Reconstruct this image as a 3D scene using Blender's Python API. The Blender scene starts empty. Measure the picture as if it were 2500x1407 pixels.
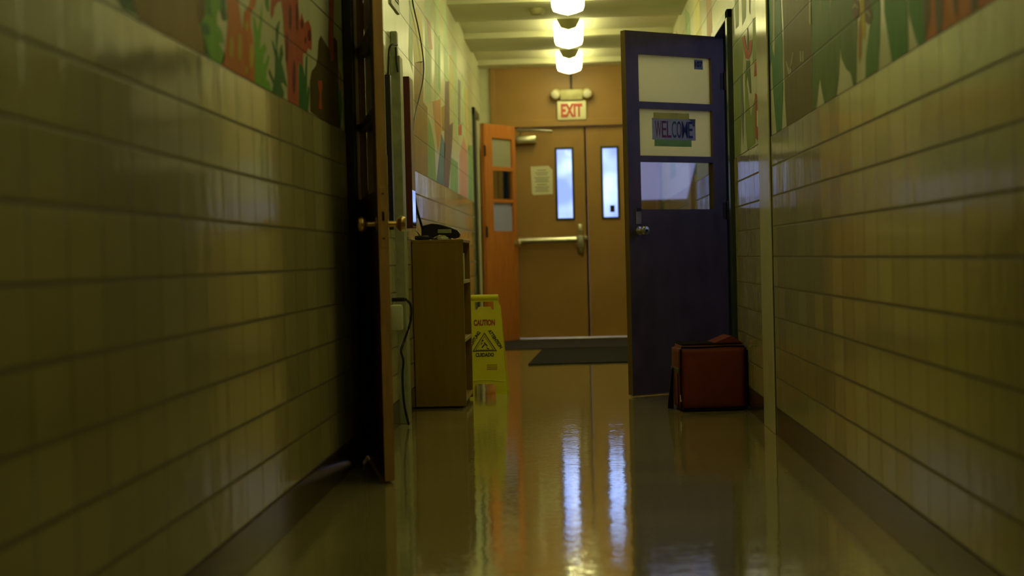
import bpy, bmesh, math, random
from mathutils import Vector, Matrix
from mathutils.geometry import tessellate_polygon
random.seed(7)
PI = math.pi
scene = bpy.context.scene
COL = scene.collection
# ------------------------------------------------------------------ camera
EYE = Vector((0, 0, .827))
cam_data = bpy.data.cameras.new('camera')
cam = bpy.data.objects.new('camera', cam_data); COL.objects.link(cam)
cr, cu, cf = Vector((.9988621, .0407941, -.0247066)), Vector((.0238692, .0208902, .9994968)), Vector((-.0412897, .9989492, -.0198927))
mw = Matrix.Identity(4)
for i in range(3):
    mw[i][0], mw[i][1], mw[i][2], mw[i][3] = cr[i], cu[i], -cf[i], EYE[i]
cam.matrix_world = mw
cam_data.sensor_width = 36; cam_data.lens = 3700 / 2500 * 36
cam_data.clip_start = .05; cam_data.clip_end = 200
cam_data.dof.use_dof = True; cam_data.dof.focus_distance = 7.6; cam_data.dof.aperture_fstop = 2.2
scene.camera = cam
# ------------------------------------------------------------------ view, world, lights
scene.view_settings.view_transform = 'Standard'; scene.view_settings.look = 'None'
scene.view_settings.exposure = 0; scene.view_settings.gamma = 1
scene.view_settings.use_curve_mapping = False
LAMP_COLOR = (1.0, .96, .41)
LAMP_FAR = 11.0          # the three lit fixtures at the far end
LAMP_NEAR = (5.5, 4.5, 4.8, 3.1, .4)    # weaker fixtures overhead, out of frame, far to near
SKY = (.30, .38, 1.0); SKY_STRENGTH = 1.8
DAYLIGHT = 4.5           # watts, area lamp added as the side room's daylight
world = bpy.data.worlds.new('world'); scene.world = world; world.use_nodes = True
wn = world.node_tree.nodes; wl = world.node_tree.links
bg = wn['Background']; bg.inputs[1].default_value = SKY_STRENGTH
tcw = wn.new('ShaderNodeTexCoord'); nzw = wn.new('ShaderNodeTexNoise'); nzw.inputs['Scale'].default_value = 60; nzw.inputs['Detail'].default_value = 1
rw = wn.new('ShaderNodeValToRGB'); rw.color_ramp.elements[0].position = .38; rw.color_ramp.elements[1].position = .68
rw.color_ramp.elements[0].color = (*SKY, 1); rw.color_ramp.elements[1].color = (.7, .85, 1.2, 1)
wl.new(tcw.outputs['Generated'], nzw.inputs['Vector']); wl.new(nzw.outputs['Fac'], rw.inputs[0]); wl.new(rw.outputs[0], bg.inputs[0])
ld = bpy.data.lights.new('room_daylight_stand_in', 'AREA'); ld.energy = DAYLIGHT; ld.color = (.42, .5, 1.0); ld.size = 1.0; ld.shape = 'RECTANGLE'; ld.size_y = 1.3  # unseen area lamp standing in for daylight from the side room
lo = bpy.data.objects.new('room_daylight_stand_in', ld); COL.objects.link(lo); lo.location = (3.25, 8.3, 1.9)
lo.rotation_euler = (Vector((.5, 9.0, 1.7)) - Vector((3.25, 8.3, 1.9))).to_track_quat('-Z', 'Y').to_euler()
# ------------------------------------------------------------------ material helpers
class N:
    """small wrapper to write node maths"""
    def __init__(s, name):
        s.m = bpy.data.materials.new(name); s.m.use_nodes = True
        s.t = s.m.node_tree; s.b = s.t.nodes['Principled BSDF']; s.out = s.t.nodes['Material Output']
    def node(s, t, **k):
        n = s.t.nodes.new(t)
        for a, b in k.items(): setattr(n, a, b)
        return n
    def put(s, sock, v):
        if isinstance(v, bpy.types.NodeSocket): s.t.links.new(v, sock)
        elif isinstance(v, (tuple, list)): sock.default_value = (*v, 1) if len(v) == 3 and len(sock.default_value) == 4 else v
        else: sock.default_value = v
    def math(s, op, a, b=0, c=0, clamp=False):
        n = s.node('ShaderNodeMath', operation=op, use_clamp=clamp)
        s.put(n.inputs[0], a); s.put(n.inputs[1], b)
        if len(n.inputs) > 2: s.put(n.inputs[2], c)
        return n.outputs[0]
    def xyz(s):
        tc = s.node('ShaderNodeTexCoord'); sp = s.node('ShaderNodeSeparateXYZ')
        s.t.links.new(tc.outputs['Object'], sp.inputs[0]); return tc.outputs['Object'], sp.outputs
    def comb(s, x, y, z):
        n = s.node('ShaderNodeCombineXYZ'); s.put(n.inputs[0], x); s.put(n.inputs[1], y); s.put(n.inputs[2], z); return n.outputs[0]
    def noise(s, vec, scale, detail=2, rough=.5):
        n = s.node('ShaderNodeTexNoise'); s.put(n.inputs['Vector'], vec); n.inputs['Scale'].default_value = scale
        n.inputs['Detail'].default_value = detail; n.inputs['Roughness'].default_value = rough; return n.outputs['Fac']
    def white(s, vec):
        n = s.node('ShaderNodeTexWhiteNoise'); s.put(n.inputs['Vector'], vec); return n.outputs
    def mix(s, f, a, b, mode='MIX'):
        n = s.node('ShaderNodeMix', data_type='RGBA', blend_type=mode)
        s.put(n.inputs[0], f); s.put(n.inputs[6], a); s.put(n.inputs[7], b); return n.outputs[2]
    def maprange(s, v, a, b, c, d, smooth=False):
        n = s.node('ShaderNodeMapRange'); n.interpolation_type = 'SMOOTHSTEP' if smooth else 'LINEAR'
        s.put(n.inputs[0], v)
        for i, q in enumerate((a, b, c, d)): n.inputs[i+1].default_value = q
        return n.outputs[0]
    def bump(s, h, strength=1, dist=1):
        n = s.node('ShaderNodeBump'); n.inputs['Strength'].default_value = strength; n.inputs['Distance'].default_value = dist
        s.put(n.inputs['Height'], h); s.t.links.new(n.outputs[0], s.b.inputs['Normal']); s.t.links.new(n.outputs[0], s.b.inputs['Coat Normal'])
    def scale_vec(s, vec, sc):
        n = s.node('ShaderNodeMapping'); n.inputs['Scale'].default_value = sc; s.put(n.inputs['Vector'], vec); return n.outputs[0]
    def set(s, **k):
        names = {'col': 'Base Color', 'rough': 'Roughness', 'metal': 'Metallic', 'spec': 'Specular IOR Level', 'coat': 'Coat Weight', 'coat_rough': 'Coat Roughness', 'trans': 'Transmission Weight', 'ior': 'IOR', 'sheen': 'Sheen Weight'}
        for a, v in k.items(): s.put(s.b.inputs[names[a]], v)
        return s
def plain(name, col, rough=.5, metal=0, var=.12, scale=12, stretch=(1, 1, 1), bump=0, bscale=60, **k):
    n = N(name); vec, _ = n.xyz(); v = n.scale_vec(vec, stretch); f = n.noise(v, scale, 3)
    a = tuple(c * (1 - var) for c in col); b = tuple(min(1, c * (1 + var)) for c in col)
    n.set(col=n.mix(n.maprange(f, .3, .7, 0, 1), a, b), rough=rough, metal=metal, **k)
    if bump: n.bump(n.noise(v, bscale, 2), bump, .002)
    return n.m
def tile_mat(name, off):
    n = N(name); vec, s = n.xyz()
    u = n.math('DIVIDE', n.math('SUBTRACT', s[1], off), .2); v = n.math('DIVIDE', n.math('SUBTRACT', s[2], .125), .1355)
    fu, fv = n.math('FRACT', u), n.math('FRACT', v)
    du = n.math('MULTIPLY', n.math('MINIMUM', fu, n.math('SUBTRACT', 1, fu)), .2)
    dv = n.math('MULTIPLY', n.math('MINIMUM', fv, n.math('SUBTRACT', 1, fv)), .1355)
    cell = n.comb(n.math('FLOOR', u), n.math('FLOOR', v), 3)
    w = n.white(cell); ws = n.node('ShaderNodeSeparateColor'); n.t.links.new(w['Color'], ws.inputs[0])
    hl = n.maprange(dv, .003, .0062, 1, 0, True)               # horizontal joints, wide
    vl = n.math('MULTIPLY', n.maprange(du, .0016, .004, 1, 0, True), n.maprange(ws.outputs[2], 0, 1, .4, 1))
    base = n.mix(n.maprange(w['Value'], 0, 1, 0, 1), (.46, .41, .20), (.55, .49, .245))
    base = n.mix(n.math('MULTIPLY', n.maprange(n.noise(vec, 1.3, 3), .35, .75, 0, 1), .3), base, (.44, .35, .17))
    c = n.mix(n.math('MAXIMUM', n.math('MULTIPLY', hl, .93), n.math('MULTIPLY', vl, .85)), base, (.13, .10, .055))
    n.set(col=c, rough=n.math('MAXIMUM', .11, n.math('MULTIPLY', hl, .6)), spec=.65)
    tilt = n.math('ADD', n.math('MULTIPLY', n.math('MULTIPLY', n.math('SUBTRACT', ws.outputs[0], .5), n.math('SUBTRACT', fu, .5)), .0026),
                  n.math('MULTIPLY', n.math('MULTIPLY', n.math('SUBTRACT', ws.outputs[1], .5), n.math('SUBTRACT', fv, .5)), .0012))
    pil = n.math('ADD', n.maprange(dv, .001, .006, 0, .0008, True), n.maprange(du, .0005, .004, 0, .0004, True))
    soft = n.math('MULTIPLY', n.noise(n.scale_vec(vec, (1, 1, .5)), 16, 1), .0009)
    n.bump(n.math('ADD', n.math('ADD', tilt, pil), soft), 1, 1)
    return n.m
def grout(n, s, col, amount=.85):
    """8 by 16 inch painted blocks: dark joints over any paint colour"""
    v = n.math('DIVIDE', n.math('SUBTRACT', s[2], 1.3445), .2035); fv = n.math('FRACT', v)
    row = n.math('MULTIPLY', n.math('MODULO', n.math('FLOOR', v), 2), .5)
    u = n.math('ADD', n.math('DIVIDE', s[1], .406), row); fu = n.math('FRACT', u)
    dv = n.math('MULTIPLY', n.math('MINIMUM', fv, n.math('SUBTRACT', 1, fv)), .2035)
    du = n.math('MULTIPLY', n.math('MINIMUM', fu, n.math('SUBTRACT', 1, fu)), .406)
    m = n.math('MAXIMUM', n.maprange(dv, .0014, .0036, 1, 0, True), n.math('MULTIPLY', n.maprange(du, .0005, .002, 1, 0, True), .35))
    m2 = n.math('MULTIPLY', m, amount)
    return n.mix(m2, col, (.06, .05, .03)), m
def paint_mat(name, col, rough=.35, var=.12):
    n = N(name); vec, s = n.xyz(); f = n.noise(n.scale_vec(vec, (1, 3, .8)), 6, 3)
    a = tuple(c * (1 - var) for c in col); b = tuple(min(1, c * (1 + var)) for c in col)
    c, m = grout(n, s, n.mix(n.maprange(f, .3, .7, 0, 1), a, b))
    n.set(col=c, rough=rough, spec=.3)
    n.bump(n.math('ADD', n.math('MULTIPLY', m, -.002), n.math('MULTIPLY', n.noise(vec, 90, 2), .0003)), 1, 1)
    return n.m
def floor_mat():
    n = N('waxed_floor_tile'); vec, s = n.xyz()
    u, v = n.math('DIVIDE', n.math('ADD', s[0], .12), .305), n.math('DIVIDE', s[1], .305)
    fu, fv = n.math('FRACT', u), n.math('FRACT', v)
    d = n.math('MULTIPLY', n.math('MINIMUM', n.math('MINIMUM', fu, n.math('SUBTRACT', 1, fu)), n.math('MINIMUM', fv, n.math('SUBTRACT', 1, fv))), .305)
    w = n.white(n.comb(n.math('FLOOR', u), n.math('FLOOR', v), 1))
    base = n.mix(w['Value'], (.42, .36, .15), (.50, .43, .19))
    base = n.mix(n.maprange(n.noise(vec, 35, 4, .7), .4, .7, 0, .5), base, (.27, .21, .11))
    c = n.mix(n.maprange(d, .0004, .0016, .45, 0, True), base, (.08, .06, .03))
    n.set(col=c, rough=n.maprange(n.noise(n.scale_vec(vec, (1, 1, 1)), 5, 3), .3, .7, .05, .09), spec=.6, coat=.8, coat_rough=.04)
    h = n.math('ADD', n.math('MULTIPLY', n.noise(vec, 5, 1), .0007), n.math('MULTIPLY', n.noise(n.scale_vec(vec, (.35, 1, 1)), 50, 2), .0005))
    n.bump(h, 1, 1)
    return n.m
def emit_mat(name, col, strength):
    n = N(name); n.b.inputs['Base Color'].default_value = (.8, .8, .75, 1); n.b.inputs['Emission Color'].default_value = (*col, 1)
    n.b.inputs['Emission Strength'].default_value = strength; return n.m
def glass_mat(name, tint=(.92, .95, .95), gloss=.12, rough=.02, wavy=0):
    n = N(name); tr = n.node('ShaderNodeBsdfTransparent'); gl = n.node('ShaderNodeBsdfGlossy'); mx = n.node('ShaderNodeMixShader'); fr = n.node('ShaderNodeFresnel')
    fr.inputs[0].default_value = 1.5; tr.inputs[0].default_value = (*tint, 1); gl.inputs['Roughness'].default_value = rough
    n.t.links.new(n.math('ADD', fr.outputs[0], gloss, clamp=True), mx.inputs[0]); n.t.links.new(tr.outputs[0], mx.inputs[1]); n.t.links.new(gl.outputs[0], mx.inputs[2])
    n.t.links.new(mx.outputs[0], n.out.inputs['Surface']); return n.m
def frosted_mat(name, col, transl=.6):
    n = N(name); vec, s = n.xyz(); nb = n.noise(vec, 160, 2)
    bp = n.node('ShaderNodeBump'); bp.inputs['Distance'].default_value = .0015; n.t.links.new(nb, bp.inputs['Height'])
    tl = n.node('ShaderNodeBsdfTranslucent'); tl.inputs[0].default_value = (*col, 1); mx = n.node('ShaderNodeMixShader')
    n.set(col=col, rough=.25); n.t.links.new(bp.outputs[0], n.b.inputs['Normal']); mx.inputs[0].default_value = transl
    n.t.links.new(n.b.outputs[0], mx.inputs[1]); n.t.links.new(tl.outputs[0], mx.inputs[2]); n.t.links.new(mx.outputs[0], n.out.inputs['Surface']); return n.m
# ------------------------------------------------------------------ object helpers
def newbm(): return bmesh.new()
def box(bm, lo_, hi, bev=0, mi=0):
    c = [(a + b) / 2 for a, b in zip(lo_, hi)]; d = [abs(b - a) for a, b in zip(lo_, hi)]
    r = bmesh.ops.create_cube(bm, size=1, matrix=Matrix.Translation(c) @ Matrix.Diagonal((*d, 1)))
    fs = set(f for v in r['verts'] for f in v.link_faces)
    for f in fs: f.material_index = mi
    if bev:
        es = list(set(e for v in r['verts'] for e in v.link_edges))
        bmesh.ops.bevel(bm, geom=es, offset=min(bev, min(d) * .45), segments=2, affect='EDGES', profile=.5)
    return bm
def cyl(bm, p, q, r, r2=None, seg=20, caps=True):
    p, q = Vector(p), Vector(q); d = q - p
    m = Matrix.Translation((p + q) / 2) @ d.to_track_quat('Z', 'Y').to_matrix().to_4x4()
    bmesh.ops.create_cone(bm, cap_ends=caps, segments=seg, radius1=r, radius2=r if r2 is None else r2, depth=d.length, matrix=m); return bm
def lathe(bm, prof, origin, axis, seg=24):
    """prof: list of (radius, distance along axis)"""
    q = Vector(axis).to_track_quat('Z', 'Y'); o = Vector(origin); rings = []
    for r, z in prof:
        rings.append([bm.verts.new(o + q @ Vector((r * math.cos(2*PI*i/seg), r * math.sin(2*PI*i/seg), z))) for i in range(seg)])
    for a, b in zip(rings, rings[1:]):
        for i in range(seg): bm.faces.new((a[i], a[(i+1) % seg], b[(i+1) % seg], b[i]))
    bm.faces.new(rings[0][::-1]); bm.faces.new(rings[-1]); return bm
def tube(bm, pts, r, seg=8):
    pts = [Vector(p) for p in pts]
    # smooth with Catmull-Rom
    P = [pts[0]] + pts + [pts[-1]]; out = []
    for i in range(1, len(P) - 2):
        for k in range(6):
            t = k / 6; a, b, c, d = P[i-1], P[i], P[i+1], P[i+2]
            out.append(.5 * ((2*b) + (c - a) * t + (2*a - 5*b + 4*c - d) * t*t + (3*b - a - 3*c + d) * t**3))
    out.append(pts[-1]); rings = []; up = Vector((.3, .2, 1)).normalized()
    for i, p in enumerate(out):
        t = (out[min(i+1, len(out)-1)] - out[max(i-1, 0)]).normalized()
        x = t.cross(up)
        if x.length < .05: x = t.cross(Vector((1, 0, 0)))
        x.normalize(); y = t.cross(x)
        rings.append([bm.verts.new(p + r * (math.cos(2*PI*j/seg) * x + math.sin(2*PI*j/seg) * y)) for j in range(seg)])
    for a, b in zip(rings, rings[1:]):
        for j in range(seg): bm.faces.new((a[j], a[(j+1) % seg], b[(j+1) % seg], b[j]))
    bm.faces.new(rings[0][::-1]); bm.faces.new(rings[-1]); return bm
def prism(bm, outline, holes, f, t0, t1, mi=0):
    """outline/holes: 2D loops; f(a, b, t) -> 3D; closed solid between t0 and t1"""
    loops = [outline] + list(holes)
    tris = tessellate_polygon([[Vector((a, b, 0)) for a, b in l] for l in loops])
    flat = [p for l in loops for p in l]
    A = [bm.verts.new(f(a, b, t0)) for a, b in flat]; B = [bm.verts.new(f(a, b, t1)) for a, b in flat]
    for t in tris:
        bm.faces.new([A[i] for i in t]).material_index = mi; bm.faces.new([B[i] for i in reversed(t)]).material_index = mi
    k = 0
    for l in loops:
        n_ = len(l)
        for i in range(n_):
            j = (i + 1) % n_; bm.faces.new((A[k+i], A[k+j], B[k+j], B[k+i])).material_index = mi
        k += n_
    return bm
def rect(a0, b0, a1, b1): return [(a0, b0), (a1, b0), (a1, b1), (a0, b1)]
def obj(name, bm, mats, parent=None, smooth=False):
    bmesh.ops.recalc_face_normals(bm, faces=bm.faces)
    me = bpy.data.meshes.new(name); bm.to_mesh(me); bm.free()
    for m in (mats if isinstance(mats, (list, tuple)) else [mats]): me.materials.append(m)
    if smooth:
        me.shade_smooth()
        if smooth != 'full':
            try: me.set_sharp_from_angle(angle=math.radians(40))
            except Exception: pass
    o = bpy.data.objects.new(name, me); COL.objects.link(o); o.parent = parent; return o
def tag(o, label=None, cat=None, group=None, kind=None):
    if label: o['label'] = label
    if cat: o['category'] = cat
    if group: o['group'] = group
    if kind: o['kind'] = kind
    return o
def empty(name, loc=(0, 0, 0), rz=0):
    o = bpy.data.objects.new(name, None); COL.objects.link(o); o.location = loc; o.rotation_euler = (0, 0, rz); o.empty_display_size = .1; return o
def struct(name, bm, m, label=None):
    o = obj(name, bm, m); o['kind'] = 'structure'
    if label: o['label'] = label
    return o
def text(name, s, mat, parent, size, M, width=None, height=None, thick=.0006, bold=.045):
    """flat lettering; M places local x (reading), y (up), z (outwards)"""
    cu_ = bpy.data.curves.new(name, 'FONT'); cu_.body = s; cu_.size = size; cu_.extrude = thick; cu_.align_x = 'CENTER'; cu_.align_y = 'CENTER'; cu_.offset = size * bold
    t = bpy.data.objects.new(name, cu_); COL.objects.link(t); bpy.context.view_layer.update()
    me = bpy.data.meshes.new_from_object(t.evaluated_get(bpy.context.evaluated_depsgraph_get())); bpy.data.objects.remove(t)
    xs = [v.co.x for v in me.vertices]; ys = [v.co.y for v in me.vertices]
    cx, cy = (min(xs) + max(xs)) / 2, (min(ys) + max(ys)) / 2
    sx = width / (max(xs) - min(xs)) if width else 1; sy = height / (max(ys) - min(ys)) if height else 1
    for v in me.vertices: v.co = M @ Vector(((v.co.x - cx) * sx, (v.co.y - cy) * sy, v.co.z))
    me.materials.clear(); me.materials.append(mat); me.name = name
    o = bpy.data.objects.new(name, me); COL.objects.link(o); o.parent = parent; return o
MURALS = {
 'left_near': [
  ('darkgreen', 1, [(2.877,1.454),(3.146,1.486),(3.13,1.376),(3.153,1.354),(3.054,1.351),(2.909,1.41)]),
  ('brown', 1, [(3.146,1.486),(3.139,1.377),(3.165,1.348),(3.734,1.346),(3.721,1.389),(3.689,1.417),(3.687,1.448),(3.722,1.601)]),
  ('darkbrown', 2, [(3.722,1.601),(3.687,1.448),(3.689,1.416),(3.714,1.427),(3.746,1.45),(3.771,1.611)]),
  ('leaf', 1, [(3.771,1.611),(3.745,1.443),(3.695,1.417),(3.727,1.392),(3.729,1.354),(3.782,1.347),(3.933,1.349),(3.963,1.377),(3.913,1.391),(3.894,1.399),(3.921,1.406),(3.953,1.403),(3.937,1.428),(3.919,1.44),(3.881,1.445),(3.876,1.464),(3.898,1.484),(3.931,1.491),(3.957,1.648)]),
  ('teal', 2, [(3.707,1.419),(3.738,1.432),(3.791,1.429),(3.795,1.407),(3.74,1.399)]),
  ('darkgreen', 2, [(3.733,1.392),(3.742,1.394),(3.788,1.348),(3.728,1.35)]),
  ('green', 2, [(3.771,1.611),(3.827,1.622),(3.804,1.482),(3.832,1.457),(3.764,1.456)]),
  ('darkgreen', 2, [(3.917,1.64),(3.971,1.651),(3.98,1.508),(3.993,1.482),(3.975,1.469),(3.942,1.468),(3.925,1.489)]),
  ('orange', 1, [(4.001,1.661),(4.148,1.691),(4.146,1.538),(4.183,1.474),(4.196,1.498),(4.206,1.529),(4.279,1.561),(4.375,1.698),(4.486,1.719),(4.358,1.57),(4.305,1.548),(4.291,1.51),(4.319,1.473),(4.331,1.42),(4.32,1.345),(3.912,1.345),(3.968,1.398),(4.004,1.479),(3.999,1.514)]),
  ('yellow', 2, [(4.054,1.412),(4.05,1.399),(4.042,1.388),(4.032,1.381),(4.022,1.379),(4.014,1.384),(4.009,1.393),(4.008,1.406),(4.012,1.419),(4.019,1.43),(4.029,1.438),(4.04,1.439),(4.048,1.435),(4.053,1.425)]),
  ('yellow', 2, [(4.156,1.426),(4.152,1.409),(4.144,1.394),(4.134,1.385),(4.124,1.384),(4.116,1.39),(4.112,1.403),(4.112,1.42),(4.117,1.438),(4.124,1.453),(4.134,1.462),(4.144,1.463),(4.152,1.457),(4.156,1.444)]),
  ('yellow', 2, [(4.315,1.423),(4.31,1.407),(4.301,1.394),(4.29,1.386),(4.278,1.384),(4.268,1.39),(4.263,1.401),(4.262,1.417),(4.267,1.432),(4.276,1.446),(4.287,1.454),(4.299,1.456),(4.309,1.45),(4.314,1.439)]),
  ('yellow', 2, [(4.249,1.499),(4.246,1.492),(4.24,1.486),(4.232,1.482),(4.224,1.48),(4.217,1.482),(4.212,1.487),(4.211,1.493),(4.214,1.5),(4.22,1.506),(4.228,1.51),(4.236,1.511),(4.243,1.509),(4.248,1.505)]),
  ('yellow', 2, [(4.229,1.372),(4.227,1.367),(4.222,1.363),(4.216,1.36),(4.209,1.359),(4.203,1.36),(4.199,1.364),(4.199,1.368),(4.201,1.373),(4.205,1.377),(4.212,1.38),(4.218,1.381),(4.224,1.38),(4.228,1.376)]),
  ('leaf', 1, [(4.32,1.345),(4.339,1.432),(4.345,1.477),(4.327,1.535),(4.341,1.543),(4.365,1.522),(4.386,1.503),(4.414,1.537),(4.456,1.601),(4.461,1.553),(4.429,1.503),(4.409,1.453),(4.438,1.468),(4.482,1.483),(4.511,1.472),(4.492,1.457),(4.462,1.443),(4.452,1.419),(4.481,1.423),(4.52,1.451),(4.549,1.457),(4.547,1.443),(4.499,1.402),(4.495,1.376),(4.538,1.375),(4.57,1.347)]),
  ('green', 1, [(4.517,1.737),(4.56,1.745),(4.561,1.592),(4.538,1.584),(4.505,1.603)]),
  ('darkgreen', 1, [(4.57,1.347),(4.596,1.373),(4.527,1.403),(4.543,1.415),(4.606,1.389),(4.627,1.406),(4.638,1.46),(4.592,1.504),(4.608,1.509),(4.653,1.483),(4.658,1.552),(4.7,1.579),(4.729,1.588),(4.713,1.56),(4.673,1.495),(4.691,1.461),(4.72,1.501),(4.754,1.518),(4.773,1.49),(4.737,1.458),(4.759,1.446),(4.823,1.389),(4.752,1.397),(4.72,1.39),(4.764,1.368),(4.758,1.349)]),
  ('red', 1, [(4.594,1.571),(4.581,1.584),(4.635,1.76),(5.087,1.848),(5.063,1.689),(5.082,1.641),(5.123,1.676),(5.174,1.648),(5.253,1.671),(5.308,1.652),(5.314,1.606),(5.301,1.572),(5.227,1.57),(5.206,1.551),(5.129,1.538),(5.122,1.491),(5.052,1.502),(5.031,1.48),(5.019,1.345),(4.825,1.347),(4.836,1.425),(4.811,1.477),(4.797,1.542),(4.784,1.616),(4.758,1.654),(4.693,1.637),(4.645,1.614),(4.634,1.592)]),
  ('maroon', 2, [(4.935,1.631),(4.929,1.611),(4.919,1.595),(4.907,1.585),(4.895,1.583),(4.885,1.59),(4.88,1.604),(4.88,1.622),(4.885,1.641),(4.895,1.657),(4.907,1.667),(4.919,1.669),(4.929,1.663),(4.935,1.649)]),
  ('maroon', 2, [(5.051,1.649),(5.046,1.627),(5.037,1.609),(5.027,1.598),(5.018,1.597),(5.01,1.605),(5.007,1.621),(5.008,1.642),(5.013,1.664),(5.022,1.682),(5.032,1.692),(5.042,1.694),(5.049,1.686),(5.052,1.67)]),
  ('maroon', 2, [(4.974,1.441),(4.968,1.416),(4.957,1.395),(4.944,1.382),(4.932,1.381),(4.923,1.391),(4.918,1.41),(4.919,1.435),(4.925,1.46),(4.936,1.481),(4.949,1.493),(4.961,1.495),(4.971,1.485),(4.975,1.466)]),
  ('maroon', 2, [(4.857,1.52),(4.852,1.498),(4.844,1.479),(4.835,1.469),(4.827,1.468),(4.821,1.477),(4.819,1.493),(4.82,1.515),(4.825,1.537),(4.833,1.555),(4.841,1.566),(4.85,1.567),(4.856,1.558),(4.858,1.541)]),
  ('maroon', 2, [(5.149,1.641),(5.145,1.634),(5.137,1.627),(5.126,1.622),(5.115,1.62),(5.105,1.622),(5.098,1.627),(5.097,1.633),(5.101,1.641),(5.109,1.648),(5.12,1.653),(5.131,1.655),(5.141,1.653),(5.147,1.648)]),
  ('maroon', 2, [(5.197,1.593),(5.194,1.587),(5.188,1.581),(5.18,1.577),(5.172,1.576),(5.165,1.578),(5.16,1.582),(5.159,1.587),(5.162,1.593),(5.168,1.599),(5.176,1.602),(5.184,1.604),(5.191,1.602),(5.196,1.598)]),
  ('maroon', 2, [(5.299,1.624),(5.294,1.615),(5.283,1.606),(5.268,1.6),(5.253,1.598),(5.239,1.6),(5.231,1.605),(5.229,1.614),(5.233,1.623),(5.244,1.632),(5.259,1.638),(5.275,1.64),(5.288,1.638),(5.297,1.632)]),
  ('darkgreen', 1, [(5.019,1.345),(5.051,1.498),(5.122,1.491),(5.155,1.462),(5.184,1.532),(5.215,1.549),(5.182,1.4),(5.217,1.44),(5.24,1.429),(5.202,1.346)]),
  ('umber', 1, [(5.512,1.345),(5.241,1.353),(5.248,1.457),(5.293,1.499),(5.387,1.531),(5.423,1.563),(5.453,1.626),(5.51,1.655),(5.572,1.646),(5.668,1.633),(5.763,1.658),(5.828,1.697),(5.897,1.688),(5.904,1.588),(5.901,1.476),(5.911,1.349)]),
  ('red', 2, [(5.783,1.976),(5.915,2.002),(5.819,1.781),(5.802,1.686),(5.8,1.605),(5.728,1.588),(5.68,1.632),(5.673,1.66),(5.71,1.745)]),
  ('red', 2, [(5.42,1.48),(5.504,1.49),(5.511,1.469),(5.475,1.438),(5.487,1.383),(5.414,1.379),(5.443,1.434),(5.416,1.459)]),
  ('ochre', 1, [(5.912,1.589),(5.998,1.562),(6.005,1.506),(5.903,1.513)]),
  ('green', 1, [(5.916,1.515),(5.961,1.497),(5.976,1.438),(5.923,1.348),(5.887,1.349)]),
 ],
 'right_near': [
  ('teal', 1, [(6.821,2.148),(6.484,2.081),(6.451,1.724),(6.454,1.603),(6.452,1.522),(6.525,1.345),(6.693,1.345),(6.786,1.559),(6.799,1.68),(6.871,1.646),(6.905,1.659),(6.884,1.829)]),
  ('cream', 2, [(6.667,2.097),(6.636,2.091),(6.679,1.765),(6.703,1.676),(6.759,1.726),(6.724,1.805)]),
  ('umber2', 1, [(6.47,2.079),(5.671,1.92),(5.657,1.681),(5.692,1.345),(6.373,1.345),(6.415,1.478),(6.402,1.717)]),
  ('moss', 1, [(5.671,1.92),(4.814,1.751),(4.772,1.549),(4.797,1.457),(4.81,1.345),(4.867,1.345),(4.904,1.386),(4.933,1.401),(4.953,1.404),(5.003,1.423),(5.069,1.462),(5.093,1.497),(5.122,1.405),(5.176,1.345),(5.421,1.345),(5.467,1.391),(5.513,1.445),(5.55,1.404),(5.607,1.345),(5.692,1.345),(5.665,1.54),(5.675,1.719)]),
  ('cream', 2, [(5.707,1.91),(5.629,1.894),(5.694,1.665),(5.715,1.676)]),
  ('cream', 2, [(5.47,1.863),(5.445,1.859),(5.463,1.664)]),
  ('cream', 2, [(5.261,1.823),(5.218,1.814),(5.255,1.602)]),
  ('cream', 2, [(5.965,1.604),(5.941,1.601),(5.936,1.561),(5.959,1.564)]),
  ('cream', 2, [(5.897,1.597),(5.878,1.594),(5.883,1.554),(5.903,1.557)]),
  ('cream', 2, [(6.352,1.614),(6.329,1.611),(6.248,1.538),(6.27,1.541)]),
  ('cream', 2, [(6.278,1.542),(6.248,1.538),(6.138,1.625),(6.154,1.627)]),
  ('cream', 2, [(6.231,1.579),(6.21,1.577),(6.193,1.543),(6.214,1.546)]),
  ('cream', 2, [(6.275,1.565),(6.256,1.563),(6.275,1.581),(6.291,1.583)]),
  ('yellow', 1, [(4.72,1.705),(4.654,1.692),(4.663,1.552),(4.648,1.533),(4.641,1.496),(4.667,1.458),(4.709,1.489),(4.737,1.543)]),
  ('plum', 2, [(4.738,1.569),(4.745,1.556),(4.763,1.547),(4.787,1.545),(4.814,1.549),(4.838,1.559),(4.853,1.573),(4.858,1.588),(4.85,1.601),(4.832,1.61),(4.807,1.612),(4.78,1.607),(4.757,1.597),(4.742,1.583)]),
  ('plum', 2, [(4.654,1.692),(4.579,1.678),(4.56,1.548),(4.537,1.522),(4.555,1.498),(4.598,1.498),(4.65,1.519),(4.652,1.551)]),
  ('cream', 3, [(4.843,1.592),(4.801,1.597),(4.745,1.576),(4.746,1.571),(4.796,1.59),(4.835,1.587)]),
  ('cream', 3, [(4.636,1.543),(4.604,1.542),(4.558,1.522),(4.566,1.518),(4.607,1.537)]),
  ('ochre', 1, [(4.749,1.538),(4.721,1.53),(4.704,1.484),(4.721,1.422),(4.75,1.4),(4.772,1.429),(4.771,1.494)]),
  ('green', 1, [(4.407,1.649),(4.439,1.425),(4.477,1.346),(4.668,1.346),(4.65,1.413),(4.587,1.492),(4.544,1.502),(4.571,1.544),(4.476,1.662)]),
  ('green2', 1, [(4.367,1.651),(4.09,1.597),(4.073,1.411),(4.075,1.345),(4.283,1.345),(4.323,1.419),(4.372,1.499)]),
  ('green2', 1, [(4.058,1.581),(3.892,1.549),(3.893,1.401),(3.879,1.346),(3.956,1.345),(4.001,1.385),(4.062,1.446),(4.075,1.577)]),
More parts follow.
